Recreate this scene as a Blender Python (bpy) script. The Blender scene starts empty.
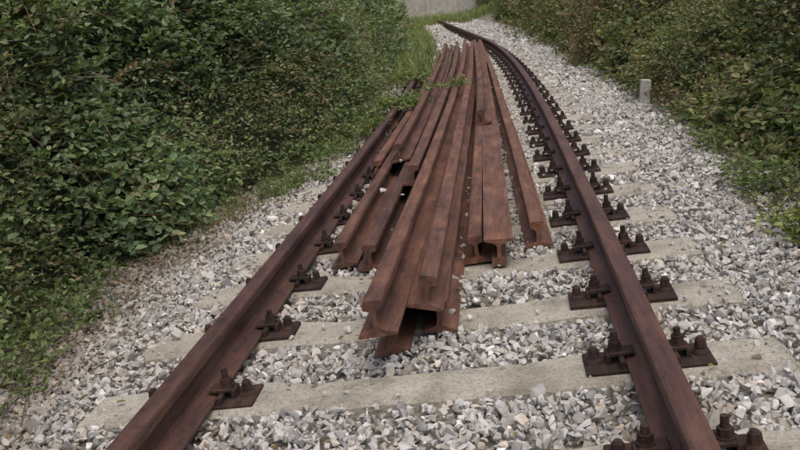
import bpy, math, numpy as np
from mathutils import Matrix, Vector
rng=np.random.default_rng(7)
S=bpy.context.scene
# ---------------------------------------------------------------- helpers
def mk_mesh(name,V,faces_flat,counts,mat,attrs=None,smooth=False,parent=None,face_rnd=None):
    me=bpy.data.meshes.new(name)
    V=np.asarray(V,dtype=np.float32); n=len(V)
    ff=np.asarray(faces_flat,dtype=np.int32).ravel(); cnt=np.asarray(counts,dtype=np.int32)
    me.vertices.add(n); me.vertices.foreach_set('co',V.ravel())
    me.loops.add(len(ff)); me.loops.foreach_set('vertex_index',ff)
    me.polygons.add(len(cnt))
    st=np.concatenate([[0],np.cumsum(cnt)[:-1]]).astype(np.int32)
    me.polygons.foreach_set('loop_start',st)
    try: me.polygons.foreach_set('loop_total',cnt)
    except Exception: pass
    me.polygons.foreach_set('use_smooth',np.full(len(cnt),smooth,dtype=bool))
    me.update(calc_edges=True)
    if attrs is not None:
        a=me.color_attributes.new('Col','FLOAT_COLOR','POINT')
        c=np.ones((n,4),dtype=np.float32); c[:,:3]=attrs
        a.data.foreach_set('color',c.ravel())
    me.materials.append(mat)
    ob=bpy.data.objects.new(name,me); S.collection.objects.link(ob)
    if parent: ob.parent=parent
    return ob
def norm(a): return a/np.maximum(np.linalg.norm(a,axis=-1,keepdims=True),1e-9)
def hash3(i,j,k,seed):
    h=(i*374761393+j*668265263+k*2147483647+seed*1274126177)&0xffffffff
    h=((h^(h>>13))*1274126177)&0xffffffff
    h=h^(h>>16)
    return (h&0xffffff)/float(0xffffff)
def vnoise(P,seed=0):
    P=np.asarray(P,dtype=np.float64); I=np.floor(P).astype(np.int64); f=P-I; f=f*f*(3-2*f)
    r=0
    for a in (0,1):
        for b in (0,1):
            for c in (0,1):
                w=(f[:,0] if a else 1-f[:,0])*(f[:,1] if b else 1-f[:,1])*(f[:,2] if c else 1-f[:,2])
                r=r+w*hash3(I[:,0]+a,I[:,1]+b,I[:,2]+c,seed)
    return r*2-1
def n2(x,y,sc,seed=0):
    x=np.asarray(x,dtype=float); y=np.asarray(y,dtype=float)
    return vnoise(np.stack([x.ravel()/sc,y.ravel()/sc,np.zeros(x.size)],-1),seed).reshape(x.shape)
# ---------------------------------------------------------------- track curve
K0,K1,SC=.00128,.00034,22.
_s=np.arange(-20,70,.05); _ph=np.where(_s>0,K0*_s+K1*_s**2/2,K0*_s); _ph=np.where(_s>SC,K0*SC+K1*SC**2/2,_ph)
_x=np.cumsum(-np.sin(_ph))*.05; _y=np.cumsum(np.cos(_ph))*.05
_i=np.argmin(abs(_s)); _x-=_x[_i]; _y-=_y[_i]
def curve(s): return np.interp(s,_s,_x),np.interp(s,_s,_y),np.interp(s,_s,_ph)
def cx(y): return np.interp(y,_y,_x)
ST=-.178    # sleeper top
# edge of left/right vegetation
LY=np.array([-6,0,2,3.9,4.6,5.1,5.9,6.5,7.2,8.8,10.7,14,20,30,40,60]); LX=np.array([-2.5,-2.4,-2.35,-2.35,-2.4,-2.25,-1.98,-1.75,-1.65,-1.35,-1.38,-1.62,-2.15,-3.0,-4.1,-6.8])
RY=np.array([-6,0,3,4.1,5.2,6.7,9,11.9,18.5,32,51,60]); RX=np.array([1.8,1.75,1.68,1.75,1.85,1.92,1.97,1.83,1.52,.8,-.3,-1.5])
def lb(y): return np.interp(y,LY,LX)
def rb(y): return np.interp(y,RY,RX)
def ground(x,y):
    c=cx(np.clip(y,-10,58)); d=np.abs(x-c)
    z=-.198-.10*np.clip((d-1.25)/.5,0,1)
    z=z+.012*n2(x,y,.35,3)+.02*n2(x,y,1.1,4)*np.clip((d-.9)/.5,0,1)
    o=np.clip(d-2.2,0,60)
    z=z+np.where(x<c,.10,.20)*np.minimum(o,12)*np.clip((58-y)/10,0,1)+.1*n2(x,y,3,5)*np.clip(o,0,1)
    return z
# ---------------------------------------------------------------- materials
def new_mat(name):
    m=bpy.data.materials.new(name); m.use_nodes=True; nt=m.node_tree
    return m,nt,nt.nodes['Principled BSDF']
def N(nt,t,**k):
    n=nt.nodes.new(t)
    for a,b in k.items():
        if a.startswith('i_'): n.inputs[a[2:].replace('_',' ')].default_value=b
        else: setattr(n,a,b)
    return n
def ramp(nt,stops,fac):
    r=nt.nodes.new('ShaderNodeValToRGB'); e=r.color_ramp.elements
    while len(e)<len(stops): e.new(.5)
    for q,(p,c) in zip(e,stops): q.position=p; q.color=(*c,1)
    nt.links.new(fac,r.inputs[0]); return r.outputs[0]
def noise(nt,scale,vec=None,detail=6,rough=.6,dist=0):
    n=N(nt,'ShaderNodeTexNoise',i_Scale=scale,i_Detail=detail,i_Roughness=rough,i_Distortion=dist)
    if vec: nt.links.new(vec,n.inputs['Vector'])
    return n.outputs[0]
def mixc(nt,mode,fac,a,b):
    m=N(nt,'ShaderNodeMix',data_type='RGBA',blend_type=mode)
    for s,v in ((0,fac),(6,a),(7,b)):
        if hasattr(v,'links'): nt.links.new(v,m.inputs[s])
        else: m.inputs[s].default_value=v if s==0 else (*v,1)
    return m.outputs[2]
def bump(nt,b,h,st,dist):
    n=N(nt,'ShaderNodeBump',i_Strength=st,i_Distance=dist); nt.links.new(h,n.inputs['Height']); nt.links.new(n.outputs[0],b.inputs['Normal'])
def rust(name,dark,mid,light,rough=.72,orange=(.24,.10,.04),of=.5):
    m,nt,b=new_mat(name); tc=N(nt,'ShaderNodeTexCoord'); oi=N(nt,'ShaderNodeObjectInfo')
    mul=N(nt,'ShaderNodeMath',operation='MULTIPLY'); nt.links.new(oi.outputs['Random'],mul.inputs[0]); mul.inputs[1].default_value=37.
    add=N(nt,'ShaderNodeVectorMath',operation='ADD'); nt.links.new(tc.outputs['Object'],add.inputs[0]); nt.links.new(mul.outputs[0],add.inputs[1])
    P=add.outputs[0]
    mp=N(nt,'ShaderNodeMapping'); mp.inputs['Scale'].default_value=(1,.12,1); nt.links.new(P,mp.inputs[0])
    a=noise(nt,22,mp.outputs[0],8,.72); c=noise(nt,150,P,5,.75); d=noise(nt,2.6,P,3); e=noise(nt,11,P,8,.75,.6)
    col=ramp(nt,[(.34,dark),(.5,mid),(.66,light)],a)
    om=ramp(nt,[(.54,(0,0,0)),(.68,(of,of,of))],e); col=mixc(nt,'MIX',om,col,orange)
    dm=ramp(nt,[(.32,(.7,.7,.7)),(.44,(0,0,0))],e); col=mixc(nt,'MIX',dm,col,tuple(v*.55 for v in dark))
    f=ramp(nt,[(.3,(.5,.48,.48)),(.52,(1,1,1)),(.75,(1.45,1.35,1.25))],c)
    col=mixc(nt,'MULTIPLY',.85,col,f)
    g=ramp(nt,[(.35,(.70,.70,.75)),(.65,(1.2,1.14,1.06))],d)
    col=mixc(nt,'MULTIPLY',.85,col,g)
    h=ramp(nt,[(0,(.72,.73,.78)),(.5,(1,1,1)),(1,(1.18,1.14,1.05))],oi.outputs['Random'])
    col=mixc(nt,'MULTIPLY',1,col,h)
    nt.links.new(col,b.inputs['Base Color']); b.inputs['Specular IOR Level'].default_value=.35
    rr=ramp(nt,[(.3,(rough-.14,)*3),(.7,(rough+.16,)*3)],e); nt.links.new(rr,b.inputs['Roughness'])
    mx=N(nt,'ShaderNodeMath',operation='ADD'); nt.links.new(c,mx.inputs[0]); nt.links.new(e,mx.inputs[1])
    bump(nt,b,mx.outputs[0],.6,.0035); return m
M_rail=rust('rusty_rail_steel',(.066,.034,.027),(.108,.055,.042),(.16,.083,.061),.56,of=.28)
M_pile=rust('rusty_spare_rail',(.064,.034,.026),(.125,.063,.045),(.195,.105,.075),.72)
M_fast=rust('rusty_fastening',(.018,.011,.010),(.040,.023,.019),(.085,.045,.032),.8,of=.2)
# concrete sleepers
M_conc,nt,b=new_mat('weathered_concrete'); tc=N(nt,'ShaderNodeTexCoord')
a=noise(nt,7,tc.outputs['Object'],8,.65); c=noise(nt,90,tc.outputs['Object'],5,.7)
col=ramp(nt,[(.3,(.23,.21,.175)),(.5,(.38,.355,.30)),(.7,(.46,.435,.375))],a)
col=mixc(nt,'MULTIPLY',.85,col,ramp(nt,[(.35,(.55,.53,.49)),(.52,(1,1,1)),(.75,(1.2,1.2,1.2))],c))
gcol=noise(nt,2.2,tc.outputs['Object'],5,.6)
col=mixc(nt,'MIX',ramp(nt,[(.50,(0,0,0)),(.70,(.5,.5,.5))],gcol),col,(.17,.145,.10))
mcol=noise(nt,5.5,tc.outputs['Object'],7,.7)
col=mixc(nt,'MIX',ramp(nt,[(.60,(0,0,0)),(.74,(.5,.5,.5))],mcol),col,(.13,.14,.075))
nt.links.new(col,b.inputs['Base Color']); b.inputs['Roughness'].default_value=.95
mx=N(nt,'ShaderNodeMath',operation='ADD'); nt.links.new(a,mx.inputs[0]); nt.links.new(c,mx.inputs[1]); bump(nt,b,mx.outputs[0],.9,.008)
# stones
M_stone,nt,b=new_mat('ballast_stone'); at=N(nt,'ShaderNodeAttribute',attribute_name='Col'); tc=N(nt,'ShaderNodeTexCoord')
c=noise(nt,45,tc.outputs['Object'],6,.7)
col=mixc(nt,'MULTIPLY',.9,at.outputs['Color'],ramp(nt,[(.3,(.65,.63,.6)),(.52,(1,1,1)),(.75,(1.2,1.2,1.2))],c))
nt.links.new(col,b.inputs['Base Color']); b.inputs['Roughness'].default_value=.9; b.inputs['Specular IOR Level'].default_value=.3
bump(nt,b,c,.6,.006)
# ground
M_gr,nt,b=new_mat('stony_soil'); tc=N(nt,'ShaderNodeTexCoord')
a=noise(nt,1.3,tc.outputs['Object'],8,.7); v=N(nt,'ShaderNodeTexVoronoi',i_Scale=38.0); nt.links.new(tc.outputs['Object'],v.inputs['Vector'])
col=ramp(nt,[(.3,(.15,.13,.105)),(.55,(.23,.21,.175)),(.75,(.14,.145,.095))],a)
bw=N(nt,'ShaderNodeRGBToBW'); nt.links.new(v.outputs['Color'],bw.inputs[0])
col=mixc(nt,'MULTIPLY',.8,col,ramp(nt,[(.2,(.45,.43,.4)),(.8,(1.4,1.4,1.35))],bw.outputs[0]))
nt.links.new(col,b.inputs['Base Color']); b.inputs['Roughness'].default_value=1
bump(nt,b,v.outputs['Distance'],.8,.02)
# leaves
def leafmat(name,trans=.3,rough=.5,spec=.35):
    m,nt,b=new_mat(name); at=N(nt,'ShaderNodeAttribute',attribute_name='Col')
    nt.links.new(at.outputs['Color'],b.inputs['Base Color']); b.inputs['Roughness'].default_value=rough; b.inputs['Specular IOR Level'].default_value=spec
    t=N(nt,'ShaderNodeBsdfTranslucent'); bc=mixc(nt,'MULTIPLY',1,at.outputs['Color'],(1.5,1.6,.7)); nt.links.new(bc,t.inputs[0])
    ms=N(nt,'ShaderNodeMixShader'); ms.inputs[0].default_value=trans
    nt.links.new(b.outputs[0],ms.inputs[1]); nt.links.new(t.outputs[0],ms.inputs[2]); nt.links.new(ms.outputs[0],nt.nodes['Material Output'].inputs[0]); return m
M_leaf=leafmat('leaf'); M_grass=leafmat('grass_blade',.3,.6,.25)
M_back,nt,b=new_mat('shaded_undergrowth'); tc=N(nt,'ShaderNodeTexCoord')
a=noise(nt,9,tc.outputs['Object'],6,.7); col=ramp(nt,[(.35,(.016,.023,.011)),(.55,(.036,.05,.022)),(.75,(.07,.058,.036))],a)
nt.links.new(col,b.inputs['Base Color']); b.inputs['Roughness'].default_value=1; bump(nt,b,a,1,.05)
# ---------------------------------------------------------------- ground sheet
gx=np.unique(np.concatenate([np.linspace(-150,-8,24),np.linspace(-8,6,141),np.linspace(6,150,24)]))
gy=np.unique(np.concatenate([np.linspace(-60,-2,14),np.linspace(-2,14,161),np.linspace(14,60,116),np.linspace(60,260,30)]))
X,Y=np.meshgrid(gx,gy); Z=ground(X,Y)-.026
V=np.stack([X.ravel(),Y.ravel(),Z.ravel()],-1); nx=len(gx); ny=len(gy)
I=np.arange(nx*ny).reshape(ny,nx); Fc=np.stack([I[:-1,:-1],I[:-1,1:],I[1:,1:],I[1:,:-1]],-1).reshape(-1,4)
mk_mesh('ground',V,Fc,np.full(len(Fc),4),M_gr,smooth=True)
# ---------------------------------------------------------------- railway track
track=bpy.data.objects.new('railway_track',None); S.collection.objects.link(track)
half=[(.070,0),(.0705,.010),(.064,.0135),(.030,.024),(.016,.032),(.0095,.045),(.0085,.075),(.0095,.104),(.016,.114),(.034,.120),(.036,.124),(.0355,.147),(.032,.155),(.024,.1585),(.010,.160)]
prof=np.array(half+[(-a,b) for a,b in half[::-1]])
prof_light=prof*np.array([.97,.82])
def sweep(name,path,rolls,mat,parent=None,pf=prof):
    path=np.asarray(path,float); n=len(path); t=norm(np.gradient(path,axis=0)); up=np.array([0,0,1.])
    r=norm(np.cross(t,up)); u=np.cross(r,t); rolls=np.broadcast_to(np.asarray(rolls,float),(n,))
    c=np.cos(rolls)[:,None]; s=np.sin(rolls)[:,None]; r,u=r*c+u*s,-r*s+u*c
    V=path[:,None,:]+r[:,None,:]*pf[None,:,0:1]+u[:,None,:]*(pf[None,:,1:2])
    m=len(pf); I=np.arange(n*m).reshape(n,m)
    A=I[:-1];B=I[1:]; q=np.stack([A,np.roll(A,-1,1),np.roll(B,-1,1),B],-1).reshape(-1,4)
    ff=np.concatenate([q.ravel(),I[0][::-1],I[-1]]); cnt=np.concatenate([np.full(len(q),4),[m,m]])
    ob=mk_mesh(name,V.reshape(-1,3),ff,cnt,mat,parent=parent)
    return ob
ss=np.arange(-6,66,.5); x,y,ph=curve(ss)
for nm,lat in(('running_rail_left',-.753),('running_rail_right',.753)):
    sweep(nm,np.stack([x+lat*np.cos(ph),y+lat*np.sin(ph),np.full_like(x,-.16)],-1),0,M_rail,track)
SL=2.024+.6*np.arange(-9,95)
V=[];Fq=[];
for s in SL:
    x,y,ph=[float(a) for a in curve(s)]
    c,sn=math.cos(ph+rng.normal(0,.006)),math.sin(ph+rng.normal(0,.006)); dz=rng.normal(0,.003)
    L=1.19; xs=np.array([-L,-L+.02,-.9,-.55,-.38,-.1,.15,.38,.55,.9,L-.02,L]); k=len(xs)
    top=np.array([-.02,0,0,0,-.012,-.012,-.012,-.012,0,0,0,-.02])+rng.normal(0,.0015,k); wid=np.array([.105,.12,.12,.12,.107,.105,.105,.107,.12,.12,.12,.105])+rng.normal(0,.002,k)
    base=len(V)
    for xx,tt,w in zip(xs,top,wid):
        for (yy,zz) in ((-w-.02,-.2),(-w,-.014+tt),(-w+.014,tt),(w-.014,tt),(w,-.014+tt),(w+.02,-.2)):
            V.append((x+xx*c-yy*sn,y+xx*sn+yy*c,ST+zz+dz))
    for i in range(len(xs)-1):
        for j in range(5):
            a=base+i*6+j; Fq.append((a,a+1,a+7,a+6)[::-1])
    e=base+6*(len(xs)-1)
    Fq.append(tuple(base+j for j in range(6))[::-1]); Fq.append(tuple(e+j for j in range(6)))
mk_mesh('sleepers',V,[i for f in Fq for i in f],[len(f) for f in Fq],M_conc,parent=track)
# fastenings
def prism(n,r0,r1,z0,z1,cxx,cyy,rot=0):
    a=np.arange(n)*2*math.pi/n+rot
    v=[(cxx+r0*math.cos(t),cyy+r0*math.sin(t),z0) for t in a]+[(cxx+r1*math.cos(t),cyy+r1*math.sin(t),z1) for t in a]
    f=[(i,(i+1)%n,n+(i+1)%n,n+i) for i in range(n)]+[tuple(range(n))[::-1],tuple(range(n,2*n))]
    return v,f
def box(x0,x1,y0,y1,z0,z1,b=.004):
    v=[(x0,y0,z0),(x1,y0,z0),(x1,y1,z0),(x0,y1,z0),(x0,y0,z1-b),(x1,y0,z1-b),(x1,y1,z1-b),(x0,y1,z1-b),(x0+b,y0+b,z1),(x1-b,y0+b,z1),(x1-b,y1-b,z1),(x0+b,y1-b,z1)]
    f=[(3,2,1,0)]+[(i,(i+1)%4,4+(i+1)%4,4+i) for i in range(4)]+[(4+i,4+(i+1)%4,8+(i+1)%4,8+i) for i in range(4)]+[(8,9,10,11)]
    return v,f
def fastening():
    P=[box(-.20,.20,-.080,.080,.0,.016)]
    for sg in(1,-1):
        def bx(a,b_,c,d,e,f_): 
            lo,hi=sorted((sg*a,sg*b_)); return box(lo,hi,c,d,e,f_)
        P.append(bx(.074,.092,-.070,.070,.016,.042))
        P.append(bx(.040,.120,-.030,.030,.043,.055))
        P.append(bx(.118,.132,-.030,.030,.016,.050))
        r=rng.uniform(0,1); X0=sg*.098
        P.append(prism(14,.025,.025,.055,.060,X0,0)); P.append(prism(6,.022,.021,.060,.084,X0,0,r)); P.append(prism(10,.012,.011,.084,.110+rng.uniform(-.008,.012),X0,0))
        r=rng.uniform(0,1); X1=sg*.168
        P.append(prism(14,.029,.026,.016,.024,X1,0)); P.append(prism(14,.024,.016,.024,.036,X1,0)); P.append(prism(6,.020,.017,.036,.062,X1,0,r)); P.append(prism(8,.015,.010,.062,.070,X1,0,r))
    V=[];F=[]
    for v,f in P:
        b0=len(V); V+=v; F+=[tuple(b0+i for i in g) for g in f]
    return np.array(V),F
VV=[];FF=[];CC=[];off=0
for s in SL:
    if s>40: continue
    for lat in(-.753,.753):
        x,y,ph=[float(a) for a in curve(s)]
        v,f=fastening(); v=v.copy(); a=ph+rng.normal(0,.015); c,sn=math.cos(a),math.sin(a)
        q=np.stack([x+lat*math.cos(ph)+v[:,0]*c-v[:,1]*sn, y+lat*math.sin(ph)+v[:,0]*sn+v[:,1]*c, ST+.001+v[:,2]],-1)
        VV.append(q); FF+= [i+off for g in f for i in g]; CC+=[len(g) for g in f]; off+=len(v)
mk_mesh('rail_fastenings',np.concatenate(VV),FF,CC,M_fast,parent=track)
# ---------------------------------------------------------------- stacked spare rails
B1=-.177; B2=B1+.134
def spare(pts,z,roll=0):
    pts=np.array(pts,float); ys=np.arange(pts[0,1],pts[-1,1],.4); ys[-1]=pts[-1,1]
    co=np.polyfit(pts[:,1],pts[:,0],min(2,len(pts)-1)); xs=np.polyval(co,ys)+.004*np.sin(ys*.7+pts[0,0]*9)
    zz=np.full_like(ys,z) if np.isscalar(z) else np.interp(ys,np.linspace(pts[0,1],pts[-1,1],len(z)),z)
    zz=zz+.003*np.sin(ys*.9+pts[0,0]*20)
    rl=math.radians(roll); h=.064
    sweep('steel_rail',np.stack([xs+math.sin(rl)*h,ys,zz+(1-math.cos(rl))*h],-1),rl,M_pile,pf=prof_light)
# bottom layer
spare([(-.13,2.88),(-.19,8),(-.50,21)],B1,5)
spare([(.045,3.06),(-.01,8),(-.32,20)],B1,-4)
spare([(.165,3.88),(.10,8),(-.17,15.5),(-.38,20.5)],B1,2)
spare([(.275,3.80),(.18,8),(-.05,15.2),(-.24,21)],B1,176)
spare([(.455,4.02),(.41,6.0),(.25,10),(-.11,19.4),(-.25,22)],B1,0)
spare([(-.52,4.06),(-.52,5.9),(-.66,11.8),(-1.06,22)],B1,4)
spare([(-.36,3.94),(-.36,5.6),(-.49,11),(-.88,21)],B1,-3)
spare([(-.64,6.3),(-.70,10),(-1.12,20)],B1,0)
# upper layer
spare([(-.15,2.68),(-.11,4.0),(-.140,7.4),(-.345,15),(-.5,20.1)],[B2+.022,B2+.002,B2+.005],3)
spare([(.02,2.94),(.015,4.4),(-.035,8.3),(-.178,13.6),(-.33,19)],B2+.004,-14)
spare([(-.44,6.1),(-.53,9.8),(-.95,20)],B2,6)
spare([(-.25,5.2),(-.31,9.5),(-.70,20)],B2,-8)
spare([(.14,7.4),(.07,10),(-.28,19.5)],B2,9)
# ---------------------------------------------------------------- ballast stones
import bmesh
variants=[]
for i in range(28):
    bm=bmesh.new(); k=int(rng.integers(8,13)); p=norm(rng.normal(size=(k,3)))*rng.uniform(.72,1,(k,1)); p*=np.array([1,rng.uniform(.6,.9),rng.uniform(.45,.75)])
    for q in p: bm.verts.new(q)
    r=bmesh.ops.convex_hull(bm,input=bm.verts[:])
    bmesh.ops.delete(bm,geom=[v for v in bm.verts if not v.link_faces],context='VERTS')
    bm.verts.index_update(); bmesh.ops.recalc_face_normals(bm,faces=bm.faces[:])
    variants.append((np.array([v.co[:] for v in bm.verts]),np.array([[v.index for v in f.verts] for f in bm.faces]))); bm.free()
def in_sleeper(x,y,m):
    c=cx(y); s=np.interp(y,_y,_s); ph=np.interp(y,_y,_ph)
    lat=(x-c)*np.cos(ph); s2=s+(x-c)*np.sin(ph)
    ds=np.abs((s2-2.024+.3)%.6-.3)
    return (ds<.125+m)&(np.abs(lat)<1.19+m), lat
def scatter(n,y0,y1,s0,s1,xl,xr,zoff=0,keep=.035):
    y=rng.uniform(y0,y1,n); x=rng.uniform(0,1,n); L=xl(y);R=xr(y); x=L+(R-L)*x
    ins,lat=in_sleeper(x,y,-.004-.018*np.clip(n2(x,y,.25,14)+.1,0,1))
    kp=(~ins)|(rng.random(n)<keep*(1+4*(np.abs(lat)>1.05)))
    kp&=~(np.abs(np.abs(lat)-.753)<.075)|(rng.random(n)<.25)
    x=x[kp];y=y[kp];ins=ins[kp];lat=lat[kp]; n=len(x)
    sz=rng.uniform(s0,s1,n)*np.exp(rng.normal(0,.24,n))
    z=ground(x,y)+rng.uniform(-.020,.016,n)+zoff
    z=np.where(ins,ST+sz*.3,z); sz=np.where(ins,sz*.7,sz)
    return x,y,z,sz,lat
sets=[]
LL=lambda y:np.maximum(lb(y)-.3,-3.2); RR=lambda y:rb(y)+.25
sets.append(scatter(32000,1.5,5.0,.016,.027,LL,RR))
sets.append(scatter(9000,1.5,5.0,.008,.016,LL,RR,zoff=.004))
sets.append(scatter(25000,5,10,.020,.032,LL,RR))
sets.append(scatter(17000,10,22,.030,.048,lambda y:cx(y)-1.6,RR))
sets.append(scatter(11000,22,56,.055,.085,lambda y:cx(y)-1.7,lambda y:cx(y)+2.6))
sets.append(scatter(4000,-3,1.5,.03,.05,LL,RR))
# stray stones lodged between and on the spare rails
n=34; y=rng.uniform(4.3,9,n); x=rng.uniform(-.5,.35,n)-.02*(y-4); sets.append((x,y,np.full(n,B1+.055),rng.uniform(.010,.022,n),x*0))
sets.append((np.array([-.43,-.42,-.29]),np.array([5.1,6.0,4.9]),np.array([B1+.15,B1+.155,B1+.15]),np.array([.035,.022,.02]),np.zeros(3)))
x,y,z,sz,lat=[np.concatenate(a) for a in zip(*sets)]
n=len(x); vi=rng.integers(0,len(variants),n)
g=rng.beta(2.2,2.2,n)*.27+.31
tone=rng.random(n)
col=np.stack([g,g*.975,g*.94],-1)
w=tone<.16; col[w]*=np.array([1.0,.92,.83])
w=(tone>.16)&(tone<.25); col[w]*=np.array([.64,.64,.65])
w=tone>.965; col[w]=np.array([.72,.71,.69])
dirt=np.clip((-(lat)-1.10)/.8,0,1)*np.clip(.75+.6*n2(x,y,.5,8),0,1)+.55*np.clip((n2(x,y,.8,9)-.25)*2,0,1)*np.clip(-lat-.8,0,1)
dirt=np.clip(dirt,0,.8)[:,None]
col=col*(1-dirt)+dirt*np.array([.19,.158,.12])*rng.uniform(.6,1.5,(n,1))
rr=np.clip(1-np.abs(np.abs(lat)-.753)/.17,0,1)[:,None]*.35
col=col*(1-rr)+rr*np.array([.19,.13,.10])
q=norm(rng.normal(size=(n,4))); a_,b_,c_,d_=q.T
Rm=np.stack([np.stack([1-2*(c_**2+d_**2),2*(b_*c_-a_*d_),2*(b_*d_+a_*c_)],-1),np.stack([2*(b_*c_+a_*d_),1-2*(b_**2+d_**2),2*(c_*d_-a_*b_)],-1),np.stack([2*(b_*d_-a_*c_),2*(c_*d_+a_*b_),1-2*(b_**2+c_**2)],-1)],-2)
VV=[];FF=[];CL=[];off=0
for k,(v,f) in enumerate(variants):
    ix=np.where(vi==k)[0]; m=len(ix)
    P=np.einsum('nij,vj->nvi',Rm[ix],v)*sz[ix][:,None,None]
    P+=np.stack([x[ix],y[ix],z[ix]],-1)[:,None,:]
    VV.append(P.reshape(-1,3)); FF.append((f[None]+(np.arange(m)*len(v))[:,None,None]+off).reshape(-1,3)); CL.append(np.repeat(col[ix],len(v),0)); off+=m*len(v)
FF=np.concatenate(FF)
mk_mesh('ballast_stones',np.concatenate(VV),FF,np.full(len(FF),3),M_stone,attrs=np.concatenate(CL))
# ---------------------------------------------------------------- vegetation
def leaves(P,D,Nn,size,wid,col):
    D=norm(D); Nn=norm(Nn-(Nn*D).sum(-1,keepdims=True)*D); W=np.cross(D,Nn)
    n=len(P); s=size[:,None]; w=(size*wid)[:,None]
    base=P; tip=P+D*s-Nn*s*.12
    L1=P+D*s*.28+W*w*.5+Nn*s*.10; L2=P+D*s*.66+W*w*.40+Nn*s*.06
    R1=P+D*s*.28-W*w*.5+Nn*s*.10; R2=P+D*s*.66-W*w*.40+Nn*s*.06
    V=np.stack([base,L1,L2,tip,R2,R1],1).reshape(-1,3)
    i=np.arange(n)[:,None]*6
    F=np.concatenate([i+np.array([0,3,2,1]),i+np.array([0,5,4,3])],0)
    return V,F,np.repeat(col,6,0)
class Veg:
    def __init__(s): s.V=[];s.F=[];s.C=[];s.o=0
    def add(s,V,F,C): s.V.append(V);s.F.append(F+s.o);s.C.append(C);s.o+=len(V)
    def make(s,name,mat):
        F=np.concatenate(s.F); return mk_mesh(name,np.concatenate(s.V),F,np.full(len(F),4),mat,attrs=np.concatenate(s.C))
def stem(vg,A,B,w,col):
    d=norm(B-A); sd=norm(np.cross(d,rng.normal(size=A.shape)))*w
    V=np.stack([A-sd,A+sd,B+sd*.5,B-sd*.5],1).reshape(-1,3); i=np.arange(len(A))[:,None]*4
    vg.add(V,i+np.array([0,1,2,3]),np.repeat(col,4,0))
def sprigs(vg,O,D,Lg,k,lsize,wid,col,stemcol=(.08,.065,.04),flat=.8,droop=.25,out=None):
    n=len(O); D=norm(D); up=np.array([0,0,1.]); Lg=Lg[:,None]
    side=norm(np.cross(D,up)+1e-3)
    prev=O
    for j in range(k):
        t=(j+.6)/k
        pos=O+D*Lg*t-up*Lg*droop*t*t
        sg=(1 if j%2 else -1)
        ld=D*(.5 if j<k-1 else 1.2)+side*sg*(.9 if j<k-1 else 0)+rng.normal(0,.3,(n,3))
        nn=up*flat+rng.normal(0,.45,(n,3))
        if out is not None: nn=nn+out*.55
        sz=lsize*rng.uniform(.55,1.35,n)*(1-.25*t)
        c=col*rng.uniform(.7,1.4,(n,1))
        vg.add(*leaves(pos,ld,nn,sz,wid,c))
        if j%2==0 or j==k-1:
            stem(vg,prev,pos,.0022+0*Lg,np.tile(np.array(stemcol),(n,1))); prev=pos
def blades(vg,P,h,w,lean,col):
    n=len(P); a=rng.uniform(0,2*np.pi,n); d=np.stack([np.cos(a),np.sin(a),np.zeros(n)],-1); s=np.stack([-np.sin(a),np.cos(a),np.zeros(n)],-1)*w[:,None]
    up=np.array([0,0,1.]); h=h[:,None]; lean=lean[:,None]
    M=P+up*h*.6+d*h*lean*.3; T=P+up*h*(1-.35*lean)+d*h*lean
    V=np.stack([P-s,P+s,M+s*.8,M-s*.8,T+s*.12,T-s*.12],1).reshape(-1,3); i=np.arange(n)[:,None]*6
    vg.add(V,np.concatenate([i+np.array([0,1,2,3]),i+np.array([3,2,4,5])],0),np.repeat(col,6,0))
def palette(n,cols,w):
    cols=np.array(cols); return cols[rng.choice(len(cols),n,p=np.array(w)/sum(w))]
def shell(side,y,t,inset,H,D,seed,lump=.52):
    base=lb(y) if side<0 else rb(y)
    a=t*math.pi/2
    base=base+side*.22*n2(y,0*y,1.3,seed+9)*np.clip((y-3)/3,.3,1)
    hgt=H(y)*np.sin(a)**.9; dep=D*(1-np.cos(a))**.72
    P=np.stack([base+side*dep,y,-.28+hgt],-1)
    nrm=np.stack([-side*np.cos(a)**1.0,np.zeros_like(a),np.sin(a)*.9+.05],-1); nrm=norm(nrm)
    q=P.copy()
    l=lump*1.2*vnoise(q/1.9,seed+3)+lump*.95*vnoise(q/.85,seed)+.5*lump*vnoise(q/.38,seed+1)
    l=l*np.clip(.12+t*1.6,0,1)
    return P+nrm*(l-inset)[:,None],nrm,l
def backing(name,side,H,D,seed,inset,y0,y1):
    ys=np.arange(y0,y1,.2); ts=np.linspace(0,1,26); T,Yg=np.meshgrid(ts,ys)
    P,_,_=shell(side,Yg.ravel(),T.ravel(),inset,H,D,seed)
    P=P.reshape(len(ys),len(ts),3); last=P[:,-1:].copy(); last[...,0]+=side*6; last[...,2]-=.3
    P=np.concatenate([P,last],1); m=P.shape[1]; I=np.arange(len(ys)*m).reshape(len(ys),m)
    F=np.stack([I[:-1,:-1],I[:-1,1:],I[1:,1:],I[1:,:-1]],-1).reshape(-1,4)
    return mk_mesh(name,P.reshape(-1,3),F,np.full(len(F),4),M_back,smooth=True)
HL=lambda y:2.6+.045*y; HR=lambda y:1.7+.045*y
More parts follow.
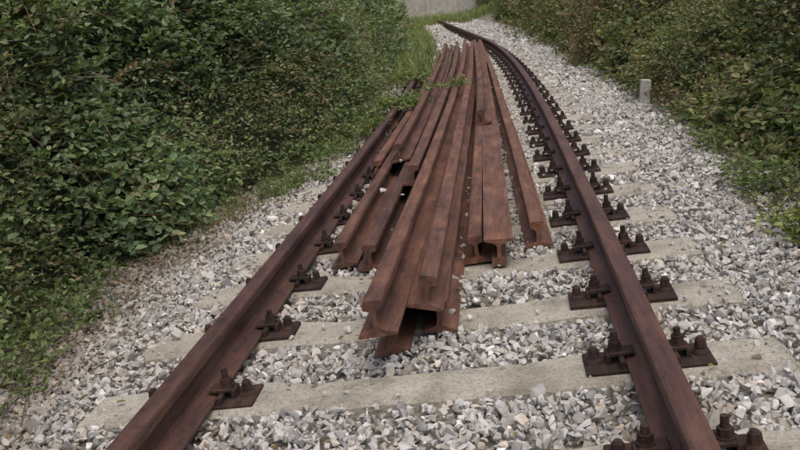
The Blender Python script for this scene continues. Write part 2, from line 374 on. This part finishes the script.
def hedge(name,side,H,D,seed,cfg,cols,wts,extra=None,species=None):
    root=bpy.data.objects.new(name,None); S.collection.objects.link(root)
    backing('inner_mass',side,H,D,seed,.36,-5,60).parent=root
    vg=Veg()
    for (n,y0,y1,ls,k,lg) in cfg:
        y=y0+(y1-y0)*rng.random(n); t=rng.random(n)**1.15
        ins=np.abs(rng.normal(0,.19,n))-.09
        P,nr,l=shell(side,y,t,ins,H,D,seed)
        Dv=nr*.6+rng.normal(0,.65,(n,3))+np.array([0,0,.2])
        c=palette(n,cols,wts)
        pn=vnoise(P/.9,seed+5); c=c*(1+.35*pn[:,None])
        sp=vnoise(P/1.4,seed+6)
        if species is not None:
            m=sp>.12; c[m]=palette(m.sum(),species[0],species[1])*(1+.3*pn[m,None])
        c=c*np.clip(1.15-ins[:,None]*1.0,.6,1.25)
        f=np.where(sp<-.18,1.4,np.where(sp>.2,.82,1.05))
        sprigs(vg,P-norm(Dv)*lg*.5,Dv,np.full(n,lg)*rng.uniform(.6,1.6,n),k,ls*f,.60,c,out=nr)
    if extra: extra(vg)
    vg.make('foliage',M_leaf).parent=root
    return root
gL=[(.098,.142,.070),(.122,.168,.082),(.078,.115,.060),(.155,.20,.10),(.165,.16,.09)]
spL=([(.13,.175,.075),(.165,.205,.09),(.11,.15,.062),(.19,.145,.095)],[3,2,2,.9])
def exL(vg):
    n=1200; y=rng.uniform(2.5,12,n); x=lb(y)+np.abs(rng.normal(0,.24,n))*np.where(y>5,1.4,1.0)-.05
    kp=vnoise(np.stack([x/.45,y/.45,0*x],-1),31)>-.05; x=x[kp];y=y[kp];n=len(x)
    P=np.stack([x,y,ground(x,y)+.02],-1); Dv=rng.normal(0,1,(n,3)); Dv[:,2]=np.abs(Dv[:,2])*.6+.2
    sprigs(vg,P,Dv,rng.uniform(.1,.3,n),6,.043,.62,palette(n,[(.10,.145,.055),(.13,.17,.065),(.16,.155,.08)],[3,2,1]))
    n=700; y=rng.uniform(2.5,20,n); P,nr,l=shell(-1,y,rng.uniform(.1,.95,n),np.full(n,.02),HL,2.9,11)
    Dv=nr+rng.normal(0,.5,(n,3))+np.array([0,0,.5])
    sprigs(vg,P,Dv,rng.uniform(.3,.9,n),9,.06,.55,palette(n,[(.15,.195,.085),(.185,.22,.10),(.11,.155,.068),(.21,.14,.095)],[2,1,2,.7]),stemcol=(.17,.10,.07),droop=.5)
    n=420; y=rng.uniform(4,14,n); P,nr,l=shell(-1,y,rng.uniform(.0,.7,n),np.full(n,-.03),HL,2.9,11)
    Dv=norm(nr*.3+rng.normal(0,.6,(n,3))+np.array([0,0,.2])); Q=P+Dv*.22; R_=Q+norm(Dv+np.array([0,0,-.7]))*.22; cc=palette(n,[(.20,.11,.085),(.21,.16,.12)],[2,1])
    stem(vg,P,Q,.0025,cc); stem(vg,Q,R_,.0025,cc)
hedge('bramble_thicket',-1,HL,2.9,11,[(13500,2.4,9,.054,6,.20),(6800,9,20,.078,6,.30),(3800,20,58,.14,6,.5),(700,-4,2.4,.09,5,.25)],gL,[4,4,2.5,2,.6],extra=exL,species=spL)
gR=[(.11,.137,.056),(.14,.16,.064),(.175,.16,.078),(.19,.148,.088),(.085,.12,.05),(.22,.185,.12)]
spR=([(.185,.14,.088),(.21,.17,.105),(.145,.14,.068),(.155,.11,.07)],[2,2,2,1])
def exR(vg):
    n=620; y=rng.uniform(3.5,26,n); P,nr,l=shell(1,y,rng.uniform(.02,.9,n),np.full(n,.02),HR,3.2,23)
    Dv=nr*.5+rng.normal(0,.4,(n,3))+np.array([0,0,.9])
    sprigs(vg,P,Dv,rng.uniform(.25,.7,n),9,.056,.36,palette(n,[(.16,.185,.07),(.21,.17,.09),(.12,.155,.058)],[2,1,2]),stemcol=(.18,.115,.075),droop=.3)
    n=1500; y=rng.uniform(4,40,n); P,nr,l=shell(1,y,rng.uniform(.05,1,n),np.full(n,.1),HR,3.2,23)
    Q=P+norm(nr*.35+rng.normal(0,.3,(n,3))+np.array([0,0,.9]))*rng.uniform(.2,.5,(n,1)); stem(vg,P,Q,.0025*(1+.06*y)[:,None],palette(n,[(.24,.19,.12),(.20,.12,.08),(.18,.17,.09)],[2,1,1]))
    n=700; y=rng.uniform(3.5,16,n); x=rb(y)-np.abs(rng.normal(0,.15,n))+.08
    kp=vnoise(np.stack([x/.5,y/.5,0*x],-1),41)>-.05; x=x[kp];y=y[kp];n=len(x)
    Dv=rng.normal(0,1,(n,3)); Dv[:,2]=np.abs(Dv[:,2])*.7+.2
    sprigs(vg,np.stack([x,y,ground(x,y)+.01],-1),Dv,rng.uniform(.1,.25,n),6,.04,.5,palette(n,gR,[2,2,1,1,2,1]))
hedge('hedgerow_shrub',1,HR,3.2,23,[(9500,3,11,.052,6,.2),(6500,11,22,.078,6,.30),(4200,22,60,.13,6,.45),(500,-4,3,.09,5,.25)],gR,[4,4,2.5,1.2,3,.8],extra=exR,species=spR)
# grass
vg=Veg()
def tufts(n,xf,y0,y1,h0,h1,cols,w,per=14,spread=.05,bw=.0025):
    y=rng.uniform(y0,y1,n); x=xf(y,n); 
    X=np.repeat(x,per)+rng.normal(0,spread,n*per); Yy=np.repeat(y,per)+rng.normal(0,spread,n*per)
    P=np.stack([X,Yy,ground(X,Yy)-.02],-1); m=len(P)
    blades(vg,P,rng.uniform(h0,h1,m)*np.repeat(rng.uniform(.6,1.2,n),per),np.full(m,bw),rng.uniform(.1,.9,m),palette(m,cols,w)*rng.uniform(.8,1.2,(m,1)))
gc=[(.12,.16,.055),(.17,.195,.075),(.25,.22,.13),(.09,.13,.045)]
gf=[(.17,.21,.08),(.21,.24,.10),(.14,.175,.065)]
tufts(220,lambda y,n:rb(y)+rng.normal(.12,.12,n),3.2,16,.08,.22,gc,[3,2,2.5,2])
tufts(300,lambda y,n:rb(y)+rng.normal(.35,.25,n),16,50,.2,.4,gc,[3,3,3,1],bw=.008,spread=.12)
tufts(900,lambda y,n:lb(y)+rng.uniform(-.5,.8,n),13,46,.2,.5,gf,[3,3,1],bw=.008,spread=.12)
tufts(900,lambda y,n:rng.uniform(-14,3,n),46,62,.3,.7,gf,[3,3,1],bw=.015,spread=.3)
tufts(170,lambda y,n:lb(y)+np.abs(rng.normal(0,.25,n)),3,12,.06,.2,gc,[3,2,1.5,2])
vg.make('grass',M_grass)
# weeds on shoulders and creeping over the stack
vg=Veg()
def weedpatch(cx_,cy_,r,n,h,ls,cols,lg=(.08,.2),z0=None):
    a=rng.uniform(0,6.28,n); q=r*np.sqrt(rng.random(n)); x=cx_+q*np.cos(a); y=cy_+q*np.sin(a)*1.3
    z=(ground(x,y) if z0 is None else np.full(n,z0))+rng.uniform(0,h,n)
    Dv=rng.normal(0,1,(n,3)); Dv[:,2]=np.abs(Dv[:,2])*.8+.2
    sprigs(vg,np.stack([x,y,z],-1),Dv,rng.uniform(*lg,n),6,ls,.6,palette(n,cols,[1]*len(cols)))
G1=[(.095,.14,.05),(.125,.175,.06),(.16,.185,.075)]
G2=[(.14,.19,.065),(.18,.22,.085),(.12,.16,.055)]
weedpatch(-1.98,3.35,.22,60,.05,.035,G1); weedpatch(-1.78,2.95,.14,20,.03,.03,G1); weedpatch(-2.05,3.9,.25,60,.05,.04,G1)
weedpatch(1.66,4.05,.13,60,.12,.04,[(.16,.21,.065),(.21,.24,.085)]); weedpatch(1.5,3.0,.08,16,.05,.03,G1); weedpatch(1.75,5.0,.18,60,.12,.04,G1); weedpatch(1.88,6.4,.2,50,.12,.045,G2)
weedpatch(-.80,9.4,.28,140,.06,.045,G2,z0=-.02); weedpatch(-.45,9.8,.15,30,.03,.04,G2,z0=.07); weedpatch(-.15,9.6,.10,22,.03,.04,G2,z0=.09)
weedpatch(-1.0,12.5,.28,90,.05,.055,G2,z0=0.0); weedpatch(-1.05,8.3,.22,80,.05,.045,G1,z0=-.08)
weedpatch(-1.3,6.6,.3,90,.05,.04,G1); weedpatch(-1.3,7.7,.3,100,.08,.045,G1)
vg.make('weeds',M_leaf)
# dry leaf litter and twigs
vg=Veg(); n=2200; y=rng.uniform(2,11,n); x=lb(y)+np.abs(rng.normal(0,.45,n))-.1
P=np.stack([x,y,ground(x,y)+rng.uniform(.0,.03,n)],-1)
vg.add(*leaves(P,rng.normal(0,1,(n,3))*np.array([1,1,.2]),rng.normal(0,.4,(n,3))+np.array([0,0,1]),rng.uniform(.02,.045,n),.6,palette(n,[(.18,.12,.07),(.24,.17,.10),(.11,.08,.055)],[1,1,1])))
n=60; y=rng.uniform(2.2,6,n); x=rng.uniform(-1.5,1.5,n); P=np.stack([x,y,ground(x,y)+.035],-1)
vg.add(*leaves(P,rng.normal(0,1,(n,3))*np.array([1,1,.2]),rng.normal(0,.4,(n,3))+np.array([0,0,1]),rng.uniform(.02,.04,n),.5,palette(n,[(.20,.20,.08),(.24,.17,.08)],[1,1])))
n=520; y=rng.uniform(2,9,n); x=lb(y)+np.abs(rng.normal(0,.4,n))-.1; A=np.stack([x,y,ground(x,y)+.03],-1); Bq=A+rng.normal(0,.12,(n,3))*np.array([1,1,.25])
stem(vg,A,Bq,.0028,palette(n,[(.18,.13,.09),(.11,.08,.06)],[1,1]))
vg.make('leaf_litter',M_grass)
# distant trees
vg=Veg(); n=6000
c=np.stack([rng.uniform(-30,25,60),rng.uniform(63,75,60),rng.uniform(1,8,60)],-1); ci=rng.integers(0,60,n)
P=c[ci]+norm(rng.normal(size=(n,3)))*rng.uniform(1,2.6,(n,1)); 
sprigs(vg,P,rng.normal(0,1,(n,3)),np.full(n,.7),4,.34,.6,palette(n,[(.08,.12,.04),(.11,.15,.05),(.06,.09,.035)],[1,1,1]))
root=bpy.data.objects.new('distant_trees',None); S.collection.objects.link(root); vg.make('foliage',M_leaf).parent=root
for i in range(14):
    v,f=prism(8,.22,.08,-.3,7,0,0); v=np.array(v)+np.array([-28+i*4,67+3*math.sin(i*2.1),0]); mk_mesh('trunk',v,[a for g in f for a in g],[len(g) for g in f],M_back,parent=root)
# ---------------------------------------------------------------- far wall and marker post
def lean(ob,loc,ry,rz=0): ob.matrix_world=Matrix.Translation(loc)@Matrix.Rotation(rz,4,'Z')@Matrix.Rotation(ry,4,'Y')
M_wall,nt,b=new_mat('pale_concrete'); tc=N(nt,'ShaderNodeTexCoord'); a=noise(nt,3,tc.outputs['Object'],8,.7); c=noise(nt,30,tc.outputs['Object'],6,.7)
col=mixc(nt,'MULTIPLY',.7,ramp(nt,[(.3,(.30,.29,.26)),(.6,(.48,.47,.43))],a),ramp(nt,[(.35,(.65,.63,.58)),(.6,(1.1,1.1,1.1))],c))
nt.links.new(col,b.inputs['Base Color']); b.inputs['Roughness'].default_value=.9; bump(nt,b,c,.7,.01)
w=bpy.data.objects.new('concrete_wall',None); S.collection.objects.link(w)
def addbox(nm,args,mat,par):
    v,f=box(*args); return mk_mesh(nm,v,[a for g in f for a in g],[len(g) for g in f],mat,parent=par)
addbox('wall_body',(-9,9,-.12,.12,-2.0,1.5,.01),M_wall,w); addbox('coping',(-9.05,9.05,-.18,.18,1.503,1.62,.03),M_wall,w)
for i in range(9): addbox('pier',(-8.9+i*2.2,-8.6+i*2.2,-.20,-.123,-2.0,1.5,.01),M_wall,w)
lean(w,(-2.5,60,-.35),math.radians(7))
mp=bpy.data.objects.new('marker_post',None); S.collection.objects.link(mp)
addbox('shaft',(-.048,.048,-.04,.04,-.15,.235,.008),M_wall,mp); addbox('foot',(-.075,.075,-.07,.07,-.2,.0,.01),M_wall,mp)
lean(mp,(1.71,8.9,-.26),math.radians(9))
# ---------------------------------------------------------------- camera, light
Fv=Vector((-0.14661,0.95869,-0.24376)); r2=Vector((0.98243,0.11236,-0.149)); u2=Vector((0.11545,0.26132,0.95832))
cam=bpy.data.cameras.new('camera'); co=bpy.data.objects.new('camera',cam); S.collection.objects.link(co); S.camera=co
M=Matrix.Identity(4)
for i in range(3): M[i][0]=r2[i];M[i][1]=u2[i];M[i][2]=-Fv[i]
M[0][3],M[1][3],M[2][3]=.4214,0,1.0389; co.matrix_world=M
cam.sensor_width=36; cam.lens=859.37*36/800; cam.clip_end=600; cam.clip_start=.05
W=bpy.data.worlds.new('World'); S.world=W; W.use_nodes=True; nt=W.node_tree; bg=nt.nodes['Background']
el,az=math.radians(66),math.radians(150)
sk=N(nt,'ShaderNodeTexSky',sky_type='NISHITA'); sk.sun_disc=False; sk.sun_elevation=el; sk.sun_rotation=az; sk.dust_density=5; sk.air_density=1.0; sk.ozone_density=.5
nt.links.new(sk.outputs[0],bg.inputs[0]); bg.inputs[1].default_value=.15
sl=bpy.data.lights.new('sun','SUN'); sl.energy=1.75; sl.angle=math.radians(80); sl.color=(1,.94,.85)
so=bpy.data.objects.new('sun',sl); S.collection.objects.link(so)
d=Vector((math.sin(az)*math.cos(el),math.cos(az)*math.cos(el),math.sin(el))); so.rotation_euler=d.to_track_quat('Z','Y').to_euler()
S.view_settings.view_transform='Standard'; S.view_settings.look='None'; S.view_settings.exposure=0
